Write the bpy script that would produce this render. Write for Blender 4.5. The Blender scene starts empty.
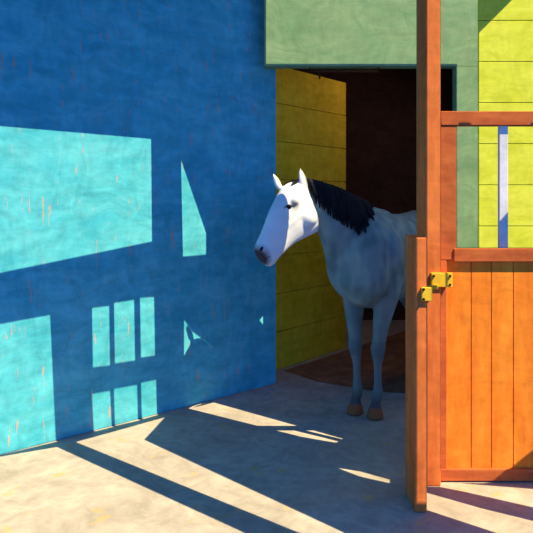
import bpy, bmesh, math, random
from mathutils import Vector, Matrix, geometry, noise
from mathutils.bvhtree import BVHTree
random.seed(4)
scn=bpy.context.scene
try:
    scn.view_settings.view_transform='Standard'; scn.view_settings.look='None'
except Exception as e: print(e)
COL=scn.collection
F=600.0; EYE=1.6
def W(px,py,Y): return Vector(((px-266.5)/F*Y, Y, EYE-(py-200)/F*Y))
def floorp(px,py):
    Y=F*EYE/(py-200); return W(px,py,Y)
# ---------------- materials
def paint(name,c1,c2,scale=(3,3,3),rough=.8,fleck=None,bump=.15,fleck_t=.63,fine=1.0,stroke=.13,fscale=(9,9,2.2)):
    m=bpy.data.materials.new(name); m.use_nodes=True; nt=m.node_tree; N=nt.nodes; L=nt.links
    b=N['Principled BSDF']; b.inputs['Roughness'].default_value=rough
    b.inputs['Specular IOR Level'].default_value=.12
    tc=N.new('ShaderNodeTexCoord'); mp=N.new('ShaderNodeMapping'); mp.inputs['Scale'].default_value=scale
    L.new(tc.outputs['Object'],mp.inputs['Vector'])
    n1=N.new('ShaderNodeTexNoise'); n1.inputs['Scale'].default_value=1.3*fine; n1.inputs['Detail'].default_value=8; n1.inputs['Roughness'].default_value=.7
    n1.inputs['Distortion'].default_value=.3
    L.new(mp.outputs[0],n1.inputs['Vector'])
    r=N.new('ShaderNodeValToRGB'); r.color_ramp.elements[0].position=.38; r.color_ramp.elements[1].position=.62
    r.color_ramp.elements[0].color=(*c1,1); r.color_ramp.elements[1].color=(*c2,1)
    L.new(n1.outputs[0],r.inputs[0]); out=r.outputs[0]
    wn_=N.new('ShaderNodeTexNoise'); wn_.inputs['Scale'].default_value=2.2; wn_.inputs['Detail'].default_value=2; L.new(tc.outputs['Object'],wn_.inputs['Vector'])
    av=N.new('ShaderNodeVectorMath'); av.operation='MULTIPLY_ADD'; av.inputs[1].default_value=(.45,.45,.45)
    L.new(wn_.outputs['Color'],av.inputs[0]); L.new(tc.outputs['Object'],av.inputs[2])
    prev=None
    for rot,sc in (((.4,.35,.5),(3.2,3.2,13)),((-.3,-.9,.3),(13,13,4))):
        mq=N.new('ShaderNodeMapping'); mq.inputs['Rotation'].default_value=rot; mq.inputs['Scale'].default_value=sc
        L.new(av.outputs[0],mq.inputs['Vector'])
        ns=N.new('ShaderNodeTexNoise'); ns.inputs['Scale'].default_value=1.2; ns.inputs['Detail'].default_value=5; ns.inputs['Roughness'].default_value=.6; L.new(mq.outputs[0],ns.inputs['Vector'])
        if prev is None: prev=ns.outputs[0]
        else:
            ad=N.new('ShaderNodeMath'); ad.operation='ADD'; L.new(prev,ad.inputs[0]); L.new(ns.outputs[0],ad.inputs[1]); prev=ad.outputs[0]
    mr=N.new('ShaderNodeMapRange'); mr.inputs['From Min'].default_value=.75; mr.inputs['From Max'].default_value=1.25
    mr.inputs['To Min'].default_value=1-stroke; mr.inputs['To Max'].default_value=1+stroke; L.new(prev,mr.inputs[0])
    vm=N.new('ShaderNodeVectorMath'); vm.operation='SCALE'; L.new(out,vm.inputs[0]); L.new(mr.outputs[0],vm.inputs['Scale']); out=vm.outputs[0]
    if fleck:
        mp2=N.new('ShaderNodeMapping'); mp2.inputs['Scale'].default_value=fscale; L.new(tc.outputs['Object'],mp2.inputs['Vector'])
        n2=N.new('ShaderNodeTexNoise'); n2.inputs['Scale'].default_value=2.2; n2.inputs['Detail'].default_value=8; n2.inputs['Roughness'].default_value=.7
        L.new(mp2.outputs[0],n2.inputs['Vector'])
        r2=N.new('ShaderNodeValToRGB'); r2.color_ramp.elements[0].position=fleck_t; r2.color_ramp.elements[1].position=fleck_t+.04
        r2.color_ramp.elements[0].color=(0,0,0,1); r2.color_ramp.elements[1].color=(.6,.6,.6,1)
        L.new(n2.outputs[0],r2.inputs[0])
        mx=N.new('ShaderNodeMixRGB'); L.new(r2.outputs[0],mx.inputs[0]); L.new(out,mx.inputs[1]); mx.inputs[2].default_value=(*fleck,1); out=mx.outputs[0]
    L.new(out,b.inputs['Base Color'])
    bp=N.new('ShaderNodeBump'); bp.inputs['Strength'].default_value=bump; bp.inputs['Distance'].default_value=.012
    L.new(prev,bp.inputs['Height']); L.new(bp.outputs[0],b.inputs['Normal'])
    return m
M_blue=paint('blue_limewash',(.05,.40,.58),(.11,.52,.70),(2,2,5),fleck=(.85,.25,.05),fleck_t=.60,fscale=(14,14,1.6),bump=.1,stroke=.16)
M_yel=paint('yellow_boards',(.78,.54,.02),(.88,.64,.04),(2,2,6))
M_yel2=paint('lime_yellow_boards',(.66,.72,.05),(.80,.84,.10),(2,2,6),stroke=.08)
M_green=paint('green_paint',(.21,.38,.20),(.29,.44,.24),(2,2,5))
M_floor=paint('sandy_concrete',(.355,.31,.30),(.44,.385,.375),(1.5,1.5,1.5),fleck=(.52,.36,.14),fleck_t=.60,fscale=(2,2,2),stroke=.16)
M_low_bounce=paint('low_bounce_blue',(.03,.06,.14),(.05,.09,.19),(1.5,1.5,1.5))
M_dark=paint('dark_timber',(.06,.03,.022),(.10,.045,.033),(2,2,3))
M_dirt=paint('stable_bedding',(.18,.09,.06),(.28,.15,.10),(3,3,3))
M_or=paint('orange_boards',(.84,.20,.02),(.97,.30,.035),(7,7,1.5))
M_orp=paint('rust_orange_timber',(.66,.15,.04),(.84,.23,.06),(8,8,1.2))
M_orr=paint('rust_brown_rail',(.46,.10,.035),(.60,.15,.045),(1.5,8,8))
M_groove=paint('groove_brown',(.10,.03,.01),(.14,.04,.01))  # dark brown for board backing, iron rail and screws
M_yg=paint('board_joint',(.22,.17,.01),(.28,.22,.02))
M_brass=paint('yellow_brass',(.85,.50,.03),(.95,.62,.05),(6,6,6),rough=.45)
M_white=paint('white_painted_bar',(.60,.60,.72),(.78,.77,.88),(6,6,2))
M_gobo=paint('gobo_sheet',(.06,.08,.12),(.09,.11,.16))
M_black=paint('black_hair',(.006,.006,.010),(.018,.016,.025),(20,20,4),rough=.95,bump=.1)
M_eye=paint('dark_eye',(.006,.005,.005),(.012,.008,.006),rough=.15,bump=0)
M_skin=paint('muzzle_skin',(.05,.04,.045),(.10,.085,.09),(10,10,10))

def obj(name,me,parent=None,mat=None):
    o=bpy.data.objects.new(name,me); COL.objects.link(o)
    if mat is not None:
        me.materials.clear()
        for m in (mat if isinstance(mat,(list,tuple)) else [mat]): me.materials.append(m)
    if parent: o.parent=parent
    return o
def empty(name,loc=(0,0,0)):
    o=bpy.data.objects.new(name,None); COL.objects.link(o); o.location=loc; return o
def bm_box(bm,x0,x1,y0,y1,z0,z1,bev=0,mi=0):
    b2=bmesh.new(); bmesh.ops.create_cube(b2,size=1)
    for v in b2.verts:
        v.co=Vector(((x0+x1)/2+v.co.x*(x1-x0),(y0+y1)/2+v.co.y*(y1-y0),(z0+z1)/2+v.co.z*(z1-z0)))
    if bev>0: bmesh.ops.bevel(b2,geom=b2.edges[:],offset=bev,segments=2,affect='EDGES',profile=.5)
    for f in b2.faces: f.material_index=mi
    me=bpy.data.meshes.new('t'); b2.to_mesh(me); b2.free(); bm.from_mesh(me); bpy.data.meshes.remove(me)
def mesh_of(bm,name,smooth=False):
    me=bpy.data.meshes.new(name); bm.to_mesh(me); bm.free()
    if smooth:
        for p in me.polygons: p.use_smooth=True
    return me
def boxes(name,lst,mat,parent=None,bev=.004):
    bm=bmesh.new()
    for b in lst: bm_box(bm,*b[:6],bev=bev,mi=(b[6] if len(b)>6 else 0))
    return obj(name,mesh_of(bm,name),parent,mat)

H=3.9
# ---------------- floor
bm=bmesh.new(); bm_box(bm,-6,9,.5,9,-.1,0); obj('floor',mesh_of(bm,'floor'),None,M_floor)
bm=bmesh.new(); bm_box(bm,-6,9,-5,.5,-.1,0); obj('floor_low_bounce',mesh_of(bm,'floor_low_bounce'),None,M_low_bounce)  # unseen floor part, made dark blue to cut warm bounce light
bm=bmesh.new()
pts=[(0.16,5.62),(0.45,5.28),(0.9,5.02),(1.56,4.86),(1.56,5.16),(2.9,5.2),(2.9,7.9),(2.2,7.9),(.95,6.5)]
vs=[bm.verts.new((x,y,-.02)) for x,y in pts]; f=bm.faces.new(vs)
r=bmesh.ops.extrude_face_region(bm,geom=[f])
for v in [g for g in r['geom'] if isinstance(g,bmesh.types.BMVert)]: v.co.z=.002
bmesh.ops.recalc_face_normals(bm,faces=bm.faces[:])
obj('bedding_layer',mesh_of(bm,'bedding_layer'),None,M_dirt)  # straw bedding layer lying over the floor
# ---------------- blue wall
WO=Vector((-1.67,3.76,0)); wdir=Vector((1.77,1.49,0)).normalized(); wn=Vector((-wdir.y,wdir.x,0))
WL=math.hypot(1.77,1.49)-.02
o=boxes('wall_left',[(-2.2,WL,0,.1,0,H)],M_blue,bev=.006)
o.matrix_world=Matrix.Translation(WO)@Matrix.Rotation(math.atan2(wdir.y,wdir.x),4,'Z')
# ---------------- yellow stall wall (horizontal boards)
YO=Vector((.108,5.65,0)); yd=Vector((.752,.84,0)).normalized(); YL=math.hypot(.752,.84)
lst=[(-.19,YL,.025,.06,0,2.86,1)]
nb=8; bh=2.87/nb
for i in range(nb): lst.append((-.2,YL+.0,0,.03,i*bh+.003,(i+1)*bh-.003,0))
o=boxes('wall_stall_partition',lst,[M_yel,M_yg],bev=.003)
o.matrix_world=Matrix.Translation(YO)@Matrix.Rotation(math.atan2(yd.y,yd.x),4,'Z')
# ---------------- interior shell
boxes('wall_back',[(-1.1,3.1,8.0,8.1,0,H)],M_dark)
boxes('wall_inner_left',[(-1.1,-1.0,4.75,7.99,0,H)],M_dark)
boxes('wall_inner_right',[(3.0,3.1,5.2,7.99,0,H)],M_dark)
boxes('door_lintel',[(-.02,1.76,5.0,5.1,2.715,H)],M_green,bev=.002)
boxes('door_jamb',[(1.58,1.76,5.0,5.1,0,2.713)],M_green,bev=.002)
lst=[(1.765,4.5,5.06,5.12,0,H,1)]
zs=0
while zs<H-.01:
    z1=min(zs+.345,H); lst.append((1.765,4.5,5.03,5.065,zs+.003,z1-.003,0)); zs=z1
boxes('wall_front',lst,[M_yel2,M_yg],bev=.003)
boxes('iron_rail',[(.36,.95,5.04,5.06,2.675,2.695),(.44,.455,5.04,5.06,2.62,2.68),(.36,.375,5.04,5.06,2.68,2.714),(.935,.95,5.04,5.06,2.68,2.714)],M_groove,bev=0)
# ---------------- posts
boxes('door_post',[(.8906,.9743,3.35,3.57,0,H-.001)],M_orp,bev=.006)
boxes('door_post',[(2.12,2.22,3.35,3.57,0,H-.001)],M_orp,bev=.006)
boxes('gate_post',[(.760,.822,3.07,3.29,0,1.41)],M_orp,bev=.008)
# ---------------- stable door
door=empty('stable_door',(1.5,3.42,0))
def dchild(o): 
    o.parent=door; o.matrix_parent_inverse=Matrix.Translation(-door.location); return o
x0,x1=.985,2.11
lst=[(x0+.01,x1-.01,3.435,3.45,.02,1.25,1)]
bx=[x0+.03,1.165,1.28,1.405,1.52,1.64,1.76,1.88,x1-.01]
for a,b in zip(bx[:-1],bx[1:]): lst.append((a+.002,b-.002,3.415,3.437,.02,1.27,0))
dchild(boxes('lower_boards',lst,[M_or,M_groove],bev=.002))
dchild(boxes('stiles',[(x0,1.0776,3.40,3.45,1.26,2.02),(x0,1.022,3.402,3.45,.012,1.26),(x1-.08,x1,3.40,3.45,.012,2.02)],M_orr))
dchild(boxes('rails',[(x0,x1,3.395,3.455,2.022,2.103),(1.06,x1,3.39,3.455,1.25,1.326),(x0,x1,3.395,3.455,.008,.075)],M_orr))
dchild(boxes('window_bar',[(1.325,1.376,3.415,3.44,1.32,2.03)],M_white))
latch=boxes('brass_latch',[(.915,1.035,3.335,3.3495,1.115,1.195),(.985,1.035,3.3495,3.394,1.13,1.185),(.826,.95,3.318,3.334,1.105,1.128),(.79,.845,3.055,3.0695,1.085,1.155),(.826,.842,3.058,3.33,1.098,1.118)],M_brass,bev=.003)
bm=bmesh.new()
for c in [(.93,3.332,1.178),(1.02,3.332,1.178),(1.02,3.332,1.13),(.80,3.052,1.145),(.80,3.052,1.095)]:
    bmesh.ops.create_uvsphere(bm,u_segments=10,v_segments=6,radius=.007,matrix=Matrix.Translation(c))
k=obj('latch_screws',mesh_of(bm,'latch_screws',True),latch,M_groove)

# ---------------- horse
P0=Vector((.24,4.25,0)); HD=Vector((-.25,-.15,0)).normalized()
def headplane(px,py):
    n=Vector((-HD.y,HD.x,0))
    r=Vector(((px-266.5)/F,1,-(py-200)/F)); o0=Vector((0,0,EYE)); t=(P0-o0).dot(n)/r.dot(n); return o0+r*t
Mh=Vector((.75,4.475,0)); fw=Vector((-.56,-.83,0)).normalized()
lf=Vector((.83,-.56,0)).normalized()
UP=Vector((0,0,1))
def S(s,l,z): return Mh+fw*s+lf*l+UP*z
bmH=bmesh.new()
def loft(bm,secs,n=24,p=2.0):
    rings=[]
    for c,a,b in secs:
        ring=[]
        for i in range(n):
            t=2*math.pi*i/n; ca,sa=math.cos(t),math.sin(t); e=2/p
            ring.append(bm.verts.new(c+a*(abs(ca)**e*(1 if ca>=0 else -1))+b*(abs(sa)**e*(1 if sa>=0 else -1))))
        rings.append(ring)
    for r0,r1 in zip(rings[:-1],rings[1:]):
        for i in range(n): bm.faces.new((r0[i],r0[(i+1)%n],r1[(i+1)%n],r1[i]))
    bm.faces.new(rings[0][::-1]); bm.faces.new(rings[-1])
def interp(secs,m=4):
    out=[]; n=len(secs)
    for i in range(n-1):
        p0=secs[max(i-1,0)];p1=secs[i];p2=secs[i+1];p3=secs[min(i+2,n-1)]
        for j in range(m):
            t=j/m
            def cr(a,b,c,e): return .5*((2*b)+(c-a)*t+(2*a-5*b+4*c-e)*t*t+(3*b-a-3*c+e)*t**3)
            out.append(tuple(cr(p0[k],p1[k],p2[k],p3[k]) for k in range(3)))
    out.append(secs[-1]); return out
tr=[(-1.44,1.22,.08,.07),(-1.38,1.21,.19,.15),(-1.2,1.20,.31,.25),(-.95,1.18,.32,.265),(-.65,1.15,.335,.275),(-.35,1.14,.355,.27),(-.1,1.15,.37,.23),(.06,1.14,.335,.21),(.17,1.11,.26,.175),(.24,1.09,.13,.10)]
loft(bmH,interp([(S(s,0,z),UP*h,lf*w) for s,z,h,w in tr]))
nk=[((303,181),4.26,(318,222),4.26,.066),((318,184),4.30,(321,235),4.30,.074),((335,189),4.37,(325,249),4.33,.088),((352,197),4.45,(329,265),4.38,.115),((368,205),4.58,(334,286),4.42,.15),((386,210),4.75,(350,302),4.55,.18)]
secs=[];crest=[]
for (a,Ya,b,Yb,w) in nk:
    A=W(*a,Ya);B=W(*b,Yb);c=(A+B)/2;ax=(A-B)/2;crest.append(A)
    secs.append([c,ax,w])
out=[]
for i,(c,ax,w) in enumerate(secs):
    t=(secs[min(i+1,5)][0]-secs[max(i-1,0)][0]).normalized()
    n=t.cross(ax).normalized()
    if n.y>0:n=-n
    out.append((c,ax,n*w))
loft(bmH,interp(out))
hn=Vector((-HD.y,HD.x,0)).normalized()
if hn.y>0: hn=-hn
hs=[((303,182),(318,214),.050),((294,181),(320,223),.078),((284,186),(317,231),.092),((276,199),(306,237),.086),((269,213),(293,244),.068),((263,229),(282,254),.055),((257.5,241),(276,261),.053),((255,248),(272.5,265),.052),((257,256),(268,267),.036)]
hsec=[]
for a,b,w in hs:
    A=headplane(*a);B=headplane(*b); hsec.append(((A+B)/2,(A-B)/2,hn*w))
loft(bmH,interp(hsec),p=2.3)
def blob(c,r,sc=(1,1,1)):
    bmesh.ops.create_uvsphere(bmH,u_segments=16,v_segments=10,radius=1,matrix=Matrix.Translation(c)@Matrix.Diagonal((r*sc[0],r*sc[1],r*sc[2],1)))
blob(headplane(303,217)+hn*.045,.080); blob(headplane(303,217)-hn*.035,.08)
for sg in (1,-1):
    blob(headplane(289,201)+hn*.072*sg,.034)
    blob(headplane(261.5,249)+hn*.036*sg,.028)
blob(headplane(268,262),.028)
for i in range(20):
    t=i/19; blob(headplane(295-22*t,214+20*t)+hn*(.083-.030*t),.014-.004*t)
def ear(bx,tip,r,off):
    B=headplane(*bx)+off; T=headplane(*tip)+off; ax=(T-B)
    s=[(B-ax*.15,r*.7),(B+ax*.2,r),(B+ax*.5,r*.9),(B+ax*.8,r*.5),(T,r*.12)]
    side=ax.cross(hn).normalized()
    loft(bmH,interp([(c,side*q,hn*q*.55) for c,q in s]),n=14)
ear((300,186),(296,168),.034,hn*.05); ear((284,187),(277,172),.027,-hn*.06)
def leg(pts):
    loft(bmH,interp([(S(s,l,z),fw*a*.93,lf*b*.93) for s,l,z,a,b in pts],3),n=16)
for sg in (1,-1):
    L=lambda v: v*sg
    leg([(-.06,L(.13),1.12,.15,.10),(-.06,L(.14),.95,.135,.10),(-.04,L(.125),.82,.10,.088),(-.01,L(.11),.68,.072,.066),(.0,L(.098),.57,.055,.054),(.012,L(.092),.515,.062,.060),(.01,L(.09),.46,.050,.051),(-.0,L(.086),.38,.035,.034),(-.005,L(.084),.25,.033,.032),(-.01,L(.082),.18,.045,.042),(.0,L(.081),.145,.044,.042),(.025,L(.08),.10,.038,.037),(.03,L(.08),.075,.05,.05),(.035,L(.08),.05,.060,.058),(.04,L(.08),.002,.074,.070)])
    leg([(-1.12,L(.12),1.2,.24,.13),(-1.12,L(.14),1.0,.22,.12),(-1.10,L(.14),.82,.15,.10),(-1.16,L(.13),.68,.095,.07),(-1.24,L(.12),.58,.07,.05),(-1.27,L(.12),.51,.07,.05),(-1.255,L(.12),.43,.05,.042),(-1.24,L(.12),.3,.038,.034),(-1.23,L(.12),.18,.045,.04),(-1.20,L(.12),.11,.038,.038),(-1.18,L(.12),.075,.05,.05),(-1.16,L(.12),.002,.066,.062)])
for sg in (1,-1):
    blob(S(.12,.10*sg,1.03),.12,(1,1,1.3))
    blob(S(-.05,.14*sg,1.2),.125,(1,1,1.6))
bmesh.ops.recalc_face_normals(bmH,faces=bmH.faces[:])
me=mesh_of(bmH,'hb'); tmp=obj('tmp_body',me)
rm=tmp.modifiers.new('r','REMESH'); rm.mode='VOXEL'; rm.voxel_size=.0095
sm=tmp.modifiers.new('s','SMOOTH'); sm.factor=.5; sm.iterations=6
dg=bpy.context.evaluated_depsgraph_get(); dg.update()
body=bpy.data.meshes.new_from_object(tmp.evaluated_get(dg)); bpy.data.objects.remove(tmp)
body.name='body'
for p in body.polygons: p.use_smooth=True
zmin=min(v.co.z for v in body.vertices)
for v in body.vertices:
    if v.co.z<.06: v.co.z+=(.003-zmin)*(1-v.co.z/.06)
at=body.color_attributes.new('Coat','FLOAT_COLOR','POINT')
def mix(a,b,t): t=max(0,min(1,t)); return tuple(a[i]*(1-t)+b[i]*t for i in range(3))
nose=headplane(257,259); eyec=headplane(288,205)+hn*.09
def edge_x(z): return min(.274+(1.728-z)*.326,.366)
for i,v in enumerate(body.vertices):
    p=v.co; nz=noise.noise(p*5)*.6+noise.noise(p*14)*.4
    st=noise.noise(Vector((p.x*22,p.y*22,p.z*6)))
    c=mix((.155,.225,.235),(.30,.385,.38),.5+nz+st*.6)
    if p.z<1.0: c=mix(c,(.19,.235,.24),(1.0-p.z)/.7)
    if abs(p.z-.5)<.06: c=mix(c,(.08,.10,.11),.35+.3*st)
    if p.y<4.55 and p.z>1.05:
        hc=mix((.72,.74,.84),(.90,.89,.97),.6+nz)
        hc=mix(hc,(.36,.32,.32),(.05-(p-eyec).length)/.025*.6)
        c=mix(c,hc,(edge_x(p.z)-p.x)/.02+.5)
    dn=(p-nose).length
    if dn<.15: c=mix(c,(.07,.055,.06),(.105-dn)/.045+nz*.5)
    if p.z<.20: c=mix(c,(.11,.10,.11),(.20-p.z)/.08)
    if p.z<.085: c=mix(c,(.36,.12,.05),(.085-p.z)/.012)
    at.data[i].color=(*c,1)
mc=bpy.data.materials.new('grey_horse_coat'); mc.use_nodes=True; nt=mc.node_tree
b=nt.nodes['Principled BSDF']; b.inputs['Roughness'].default_value=.8; b.inputs['Specular IOR Level'].default_value=.12
a=nt.nodes.new('ShaderNodeAttribute'); a.attribute_name='Coat'; nt.links.new(a.outputs['Color'],b.inputs['Base Color'])
nn=nt.nodes.new('ShaderNodeTexNoise'); nn.inputs['Scale'].default_value=30; bp=nt.nodes.new('ShaderNodeBump'); bp.inputs['Strength'].default_value=.2; bp.inputs['Distance'].default_value=.01
nt.links.new(nn.outputs[0],bp.inputs['Height']); nt.links.new(bp.outputs[0],b.inputs['Normal'])
horse=empty('horse',(Mh.x,Mh.y,0))
def hchild(o): o.parent=horse; o.matrix_parent_inverse=Matrix.Translation(-horse.location); return o
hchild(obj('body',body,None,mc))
bvh=BVHTree.FromPolygons([v.co.copy() for v in body.vertices],[tuple(p.vertices) for p in body.polygons])
def surf(p,off):
    q,n,_,_=bvh.find_nearest(p); return q+n*off,n
def ray_surface(px,py):
    o0=Vector((0,0,EYE)); r=Vector(((px-266.5)/F,1,-(py-200)/F)).normalized()
    q,n,_,_=bvh.ray_cast(o0,r); return q,n
def tube(bm,pts,rad,n=6,flat=None):
    rings=[]
    for i,p in enumerate(pts):
        t=(pts[min(i+1,len(pts)-1)]-pts[max(i-1,0)]).normalized()
        a=t.orthogonal().normalized() if flat is None else flat[i].cross(t).normalized(); b=t.cross(a).normalized()
        rings.append([bm.verts.new(p+(a*math.cos(2*math.pi*k/n)+b*math.sin(2*math.pi*k/n)*(.45 if flat else 1))*rad[i]) for k in range(n)])
    for r0,r1 in zip(rings[:-1],rings[1:]):
        for i in range(n): bm.faces.new((r0[i],r0[(i+1)%n],r1[(i+1)%n],r1[i]))
    bm.faces.new(rings[0][::-1]); bm.faces.new(rings[-1])
def crestp(t):
    t=.12+t*3.6; i=min(int(t),len(crest)-2); f=t-i; return crest[i].lerp(crest[i+1],f)
bm=bmesh.new(); side=Vector((.35,-.9,0)).normalized()
NL=150; manepts=[]
for k in range(NL):
    t=k/(NL-1); st=crestp(t)+Vector((random.uniform(-.01,.01),0,.0))
    tl=[(0,.15),(.15,.20),(.35,.25),(.55,.30),(.72,.36),(.88,.26),(1,.13)]
    for (ta,la),(tb,lb) in zip(tl[:-1],tl[1:]):
        if ta<=t<=tb: L=la+(lb-la)*(t-ta)/(tb-ta)
    L+=random.uniform(-.04,.04)
    p,n=surf(st+Vector((0,0,.02)),.010); pts=[p];fl=[n]; m=10; dirx=random.uniform(-.05,.15)+.06
    for j in range(m):
        q=pts[-1]+(side*(.7 if j<2 else .1)+Vector((dirx,0,-1 if j>0 else -.5))).normalized()*L/m
        q2,n=surf(q,.010+.006*(k%3)); pts.append(q2); fl.append(n)
    manepts+=pts
    tube(bm,pts,[.018*(1-.78*(j/m)**2) for j in range(m+1)],6,fl)
hchild(obj('mane',mesh_of(bm,'mane',True),None,M_black))
bm=bmesh.new()
for k in range(22):
    st=headplane(301-k*.4,182)+hn*random.uniform(-.04,.05)+UP*.012; p,n=surf(st,.008); pts=[p];fl=[n]
    for j in range(5):
        q=pts[-1]+Vector((-.75+random.uniform(-.15,.1),-.2,-.75)).normalized()*random.uniform(.010,.018); q2,n=surf(q,.008); pts.append(q2); fl.append(n)
    tube(bm,pts,[.010*(1-.7*j/5) for j in range(6)],6,fl)
hchild(obj('forelock',mesh_of(bm,'forelock',True),None,M_black))
bm=bmesh.new()
for k in range(26):
    a=random.uniform(-1,1)*.05; bq=random.uniform(-.03,.03)
    pts=[S(-1.40,a*.4,1.36),S(-1.47+bq,a*.7,1.25),S(-1.50+bq,a,1.0),S(-1.49+bq*1.5,a*1.3,.75),S(-1.47+bq*2,a*.9,.5+random.uniform(-.08,.05))]
    tube(bm,pts,[.02,.02,.022,.018,.004],6)
hchild(obj('tail',mesh_of(bm,'tail',True),None,M_black))
bm=bmesh.new(); q,n=ray_surface(289,207)
bmesh.ops.create_uvsphere(bm,u_segments=16,v_segments=12,radius=1,matrix=Matrix.Translation(q-n*.006)@Matrix.Diagonal((.020,.015,.014,1)))
q2=headplane(288,207)-hn*.095
bmesh.ops.create_uvsphere(bm,u_segments=16,v_segments=12,radius=.017,matrix=Matrix.Translation(q2))
hchild(obj('eyes',mesh_of(bm,'eyes',True),None,M_eye))
bm=bmesh.new()
pts=[];fl=[]
for px,py in [(284,208.3),(286.3,206.2),(289,205.2),(292,205.4),(294.5,206.8)]:
    q,n=ray_surface(px,py); pts.append(q+n*.003); fl.append(n)
tube(bm,pts,[.002,.005,.006,.005,.002],6,fl)
hchild(obj('eyelids',mesh_of(bm,'eyelids',True),None,M_skin))
bm=bmesh.new(); q,n=ray_surface(261.5,249)
bmesh.ops.create_uvsphere(bm,u_segments=12,v_segments=8,radius=1,matrix=Matrix.Translation(q)@Matrix.Rotation(.5,4,'Y')@Matrix.Diagonal((.010,.008,.018,1)))
pts=[];fl=[]
for px,py in [(260.5,260),(264,259.5),(267,258),(270,256)]:
    q,n=ray_surface(px,py)
    if q is None: continue
    pts.append(q+n*.0005); fl.append(n)
if len(pts)>2: tube(bm,pts,[.0025]*len(pts),6,fl)
hchild(obj('nostril_and_mouth',mesh_of(bm,'nostril_and_mouth',True),None,M_eye))
bm=bmesh.new()
for (a,b2) in [((299.5,183),(296.3,171)),((282,184),(278,175))]:
    pts=[];fl=[]
    for j in range(5):
        t=j/4; px=a[0]*(1-t)+b2[0]*t; py=a[1]*(1-t)+b2[1]*t; q,n=ray_surface(px,py)
        if q is None or q.y>4.6: continue
        pts.append(q+n*.003); fl.append(n)
    if len(pts)>2: tube(bm,pts,[.020*math.sin(math.pi*(.25+.7*j/(len(pts)-1))) for j in range(len(pts))],8,fl)
hchild(obj('inner_ears',mesh_of(bm,'inner_ears',True),None,M_skin))

# ---------------- SUN direction & added gobo with shaped openings
hx,hy=-.8346,.551; TAN=1.45
d=Vector((hx,hy,-TAN)).normalized()
def up(p):
    t=(H-p.z)/(-d.z); q=p-d*t; return (q.x,q.y)
def on_wall(px,py):
    r=Vector(((px-266.5)/F,1,-(py-200)/F)); o0=Vector((0,0,EYE))
    t=(WO-o0).dot(wn)/r.dot(wn); return o0+r*t
polys=[]; solid=[]
def wallp(*p): polys.append([up(on_wall(*q)) for q in p])
def flp(*p): polys.append([up(floorp(*q)) for q in p])
def pl(Y,*p): polys.append([up(W(*q,Y)) for q in p])
def hull(pts):
    q=[Vector(up(p)) for p in pts]; return [tuple(q[i]) for i in geometry.convex_hull_2d(q)]
wallp((-25,124),(151,139),(152,243),(-25,280))
wallp((181,160),(206,233),(206,256),(183,258))
wallp((-25,329),(50,315),(56,447),(-25,461))
wallp((92,308),(109,306),(110,367),(93,369)); wallp((114,303),(134,300),(135,362),(115,365)); wallp((140,298),(154,297),(155,357),(141,359))
wallp((92,394),(110,391),(112,432),(94,436)); wallp((114,389),(137,385),(138,426),(115,430)); wallp((141,383),(156,380),(157,419),(142,424))
wallp((183,319),(187,324),(192,335),(203,346),(202,350),(183,351))
wallp((183,372),(208,366),(209,401),(184,408))
wallp((259,321),(263,316),(263,326))
flp((-25,461),(57,447),(245,533),(280,560),(-25,560))
flp((76,442),(166,417),(145,440),(345,533),(380,560),(350,560),(300,533))
flp((184,410),(214,402.5),(344,439),(337,443),(262,430),(190,418))
flp((338,468),(360,471.5),(391,480),(391,483.5),(360,476.5))
flp((430,481),(533,489),(545,491),(545,510),(470,493),(430,485))
flp((424,492),(480,508),(545,524),(545,545),(530,545),(497,533),(424,509))
pl(3.40,(427,109),(600,109),(600,127),(427,127))
pl(3.40,(427,247),(600,247),(600,400),(533,450),(492,484),(480,489),(427,489))
pl(3.40,(440,126),(457,126),(457,248),(440,248))
pl(3.35,(427.3,-60),(440.5,-60),(440.5,490),(427.3,490))
pl(3.07,(417,236),(426.5,236),(426.5,505),(417,505))
pl(5.03,(479,33),(522,-10),(640,-10),(640,260),(479,260))
pl(5.0,(266,-60),(479,-60),(479,260),(457,260),(457,65.3),(266,65.3))
hv=[v.co.copy() for v in body.vertices if v.co.y<4.5 and v.co.z>1.1 and v.co.x<edge_x(v.co.z)]
polys.append(hull([p for p in hv if p.z<1.735]))
polys.append(hull([p for p in hv if p.z>=1.70 and p.x<.165]))
polys.append(hull([p for p in hv if p.z>=1.70 and p.x>=.165]))
solid.append(hull([v.co for v in body.vertices if v.co.y<4.6 and .95<v.co.z<1.37 and v.co.x>edge_x(v.co.z)+.02]))
solid.append(hull([p for p in manepts if p.x>.325]))
RX0,RX1,RY0,RY1=-3.6,7.0,-1.2,8.2
verts=[Vector((RX0,RY0)),Vector((RX1,RY0)),Vector((RX1,RY1)),Vector((RX0,RY1))]; edges=[(0,1),(1,2),(2,3),(3,0)]
for P in polys+solid:
    b=len(verts)
    for q in P: verts.append(Vector(q))
    for i in range(len(P)): edges.append((b+i,b+(i+1)%len(P)))
res=geometry.delaunay_2d_cdt(verts,edges,[],0,1e-6)
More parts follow.
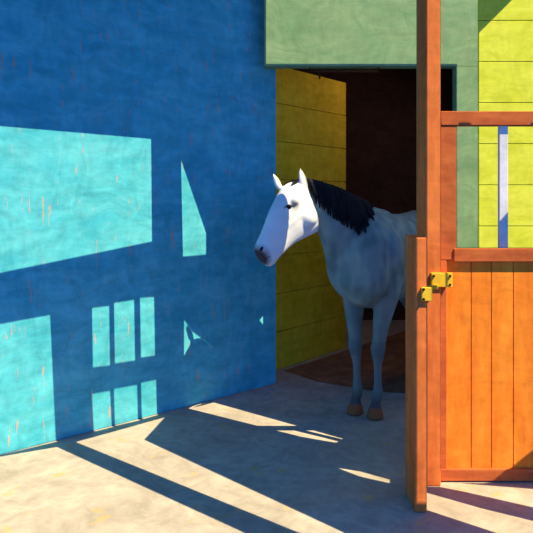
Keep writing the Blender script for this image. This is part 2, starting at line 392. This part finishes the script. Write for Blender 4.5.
def inside(p,P):
    c=False;n=len(P);j=n-1
    for i in range(n):
        if (P[i][1]>p[1])!=(P[j][1]>p[1]) and p[0]<(P[j][0]-P[i][0])*(p[1]-P[i][1])/(P[j][1]-P[i][1])+P[i][0]: c=not c
        j=i
    return c
bm=bmesh.new(); bv=[bm.verts.new((v.x,v.y,H)) for v in res[0]]
for f in res[2]:
    c=sum((res[0][i] for i in f),Vector((0,0)))/len(f)
    hole=any(inside(c,P) for P in polys) and not any(inside(c,P) for P in solid)
    if not hole and RX0<=c.x<=RX1: bm.faces.new([bv[i] for i in f])
bmesh.ops.delete(bm,geom=[v for v in bm.verts if not v.link_faces],context='VERTS')
bmesh.ops.recalc_face_normals(bm,faces=bm.faces[:])
me=mesh_of(bm,'sun_gobo'); o=obj('sun_gobo',me,None,M_gobo)  # added unseen sheet, its holes shaped to throw the wanted sun patches
sm=o.modifiers.new('thick','SOLIDIFY'); sm.thickness=.012; sm.offset=1 if me.polygons[0].normal.z>0 else -1

# ---------------- light
sd=bpy.data.lights.new('sun','SUN'); sd.energy=9.4; sd.color=(1,.84,.43); sd.angle=math.radians(.12)
so=bpy.data.objects.new('sun',sd); COL.objects.link(so); so.rotation_mode='QUATERNION'; so.rotation_quaternion=d.to_track_quat('-Z','Y'); so.location=(6,-4,9)
ld=bpy.data.lights.new('stable_fill','AREA'); ld.energy=8; ld.color=(1,.66,.45); ld.size=.8  # unseen fill light, added to lift the dark interior
lo=bpy.data.objects.new('stable_fill',ld); COL.objects.link(lo); lo.location=(1.9,6.3,3.5)
lo.rotation_euler=(Vector((.4,6.0,1.4))-Vector(lo.location)).to_track_quat('-Z','Y').to_euler()
w=bpy.data.worlds.new('sky'); scn.world=w; w.use_nodes=True
w.node_tree.nodes['Background'].inputs[0].default_value=(.10,.37,1,1); w.node_tree.nodes['Background'].inputs[1].default_value=1.2
# ---------------- camera
cd=bpy.data.cameras.new('cam'); cd.sensor_width=36; cd.lens=F/533*36; cd.shift_y=-66.5/533; cd.clip_start=.05
co=bpy.data.objects.new('camera',cd); COL.objects.link(co); co.location=(0,0,EYE); co.rotation_euler=(math.pi/2,0,0)
scn.camera=co
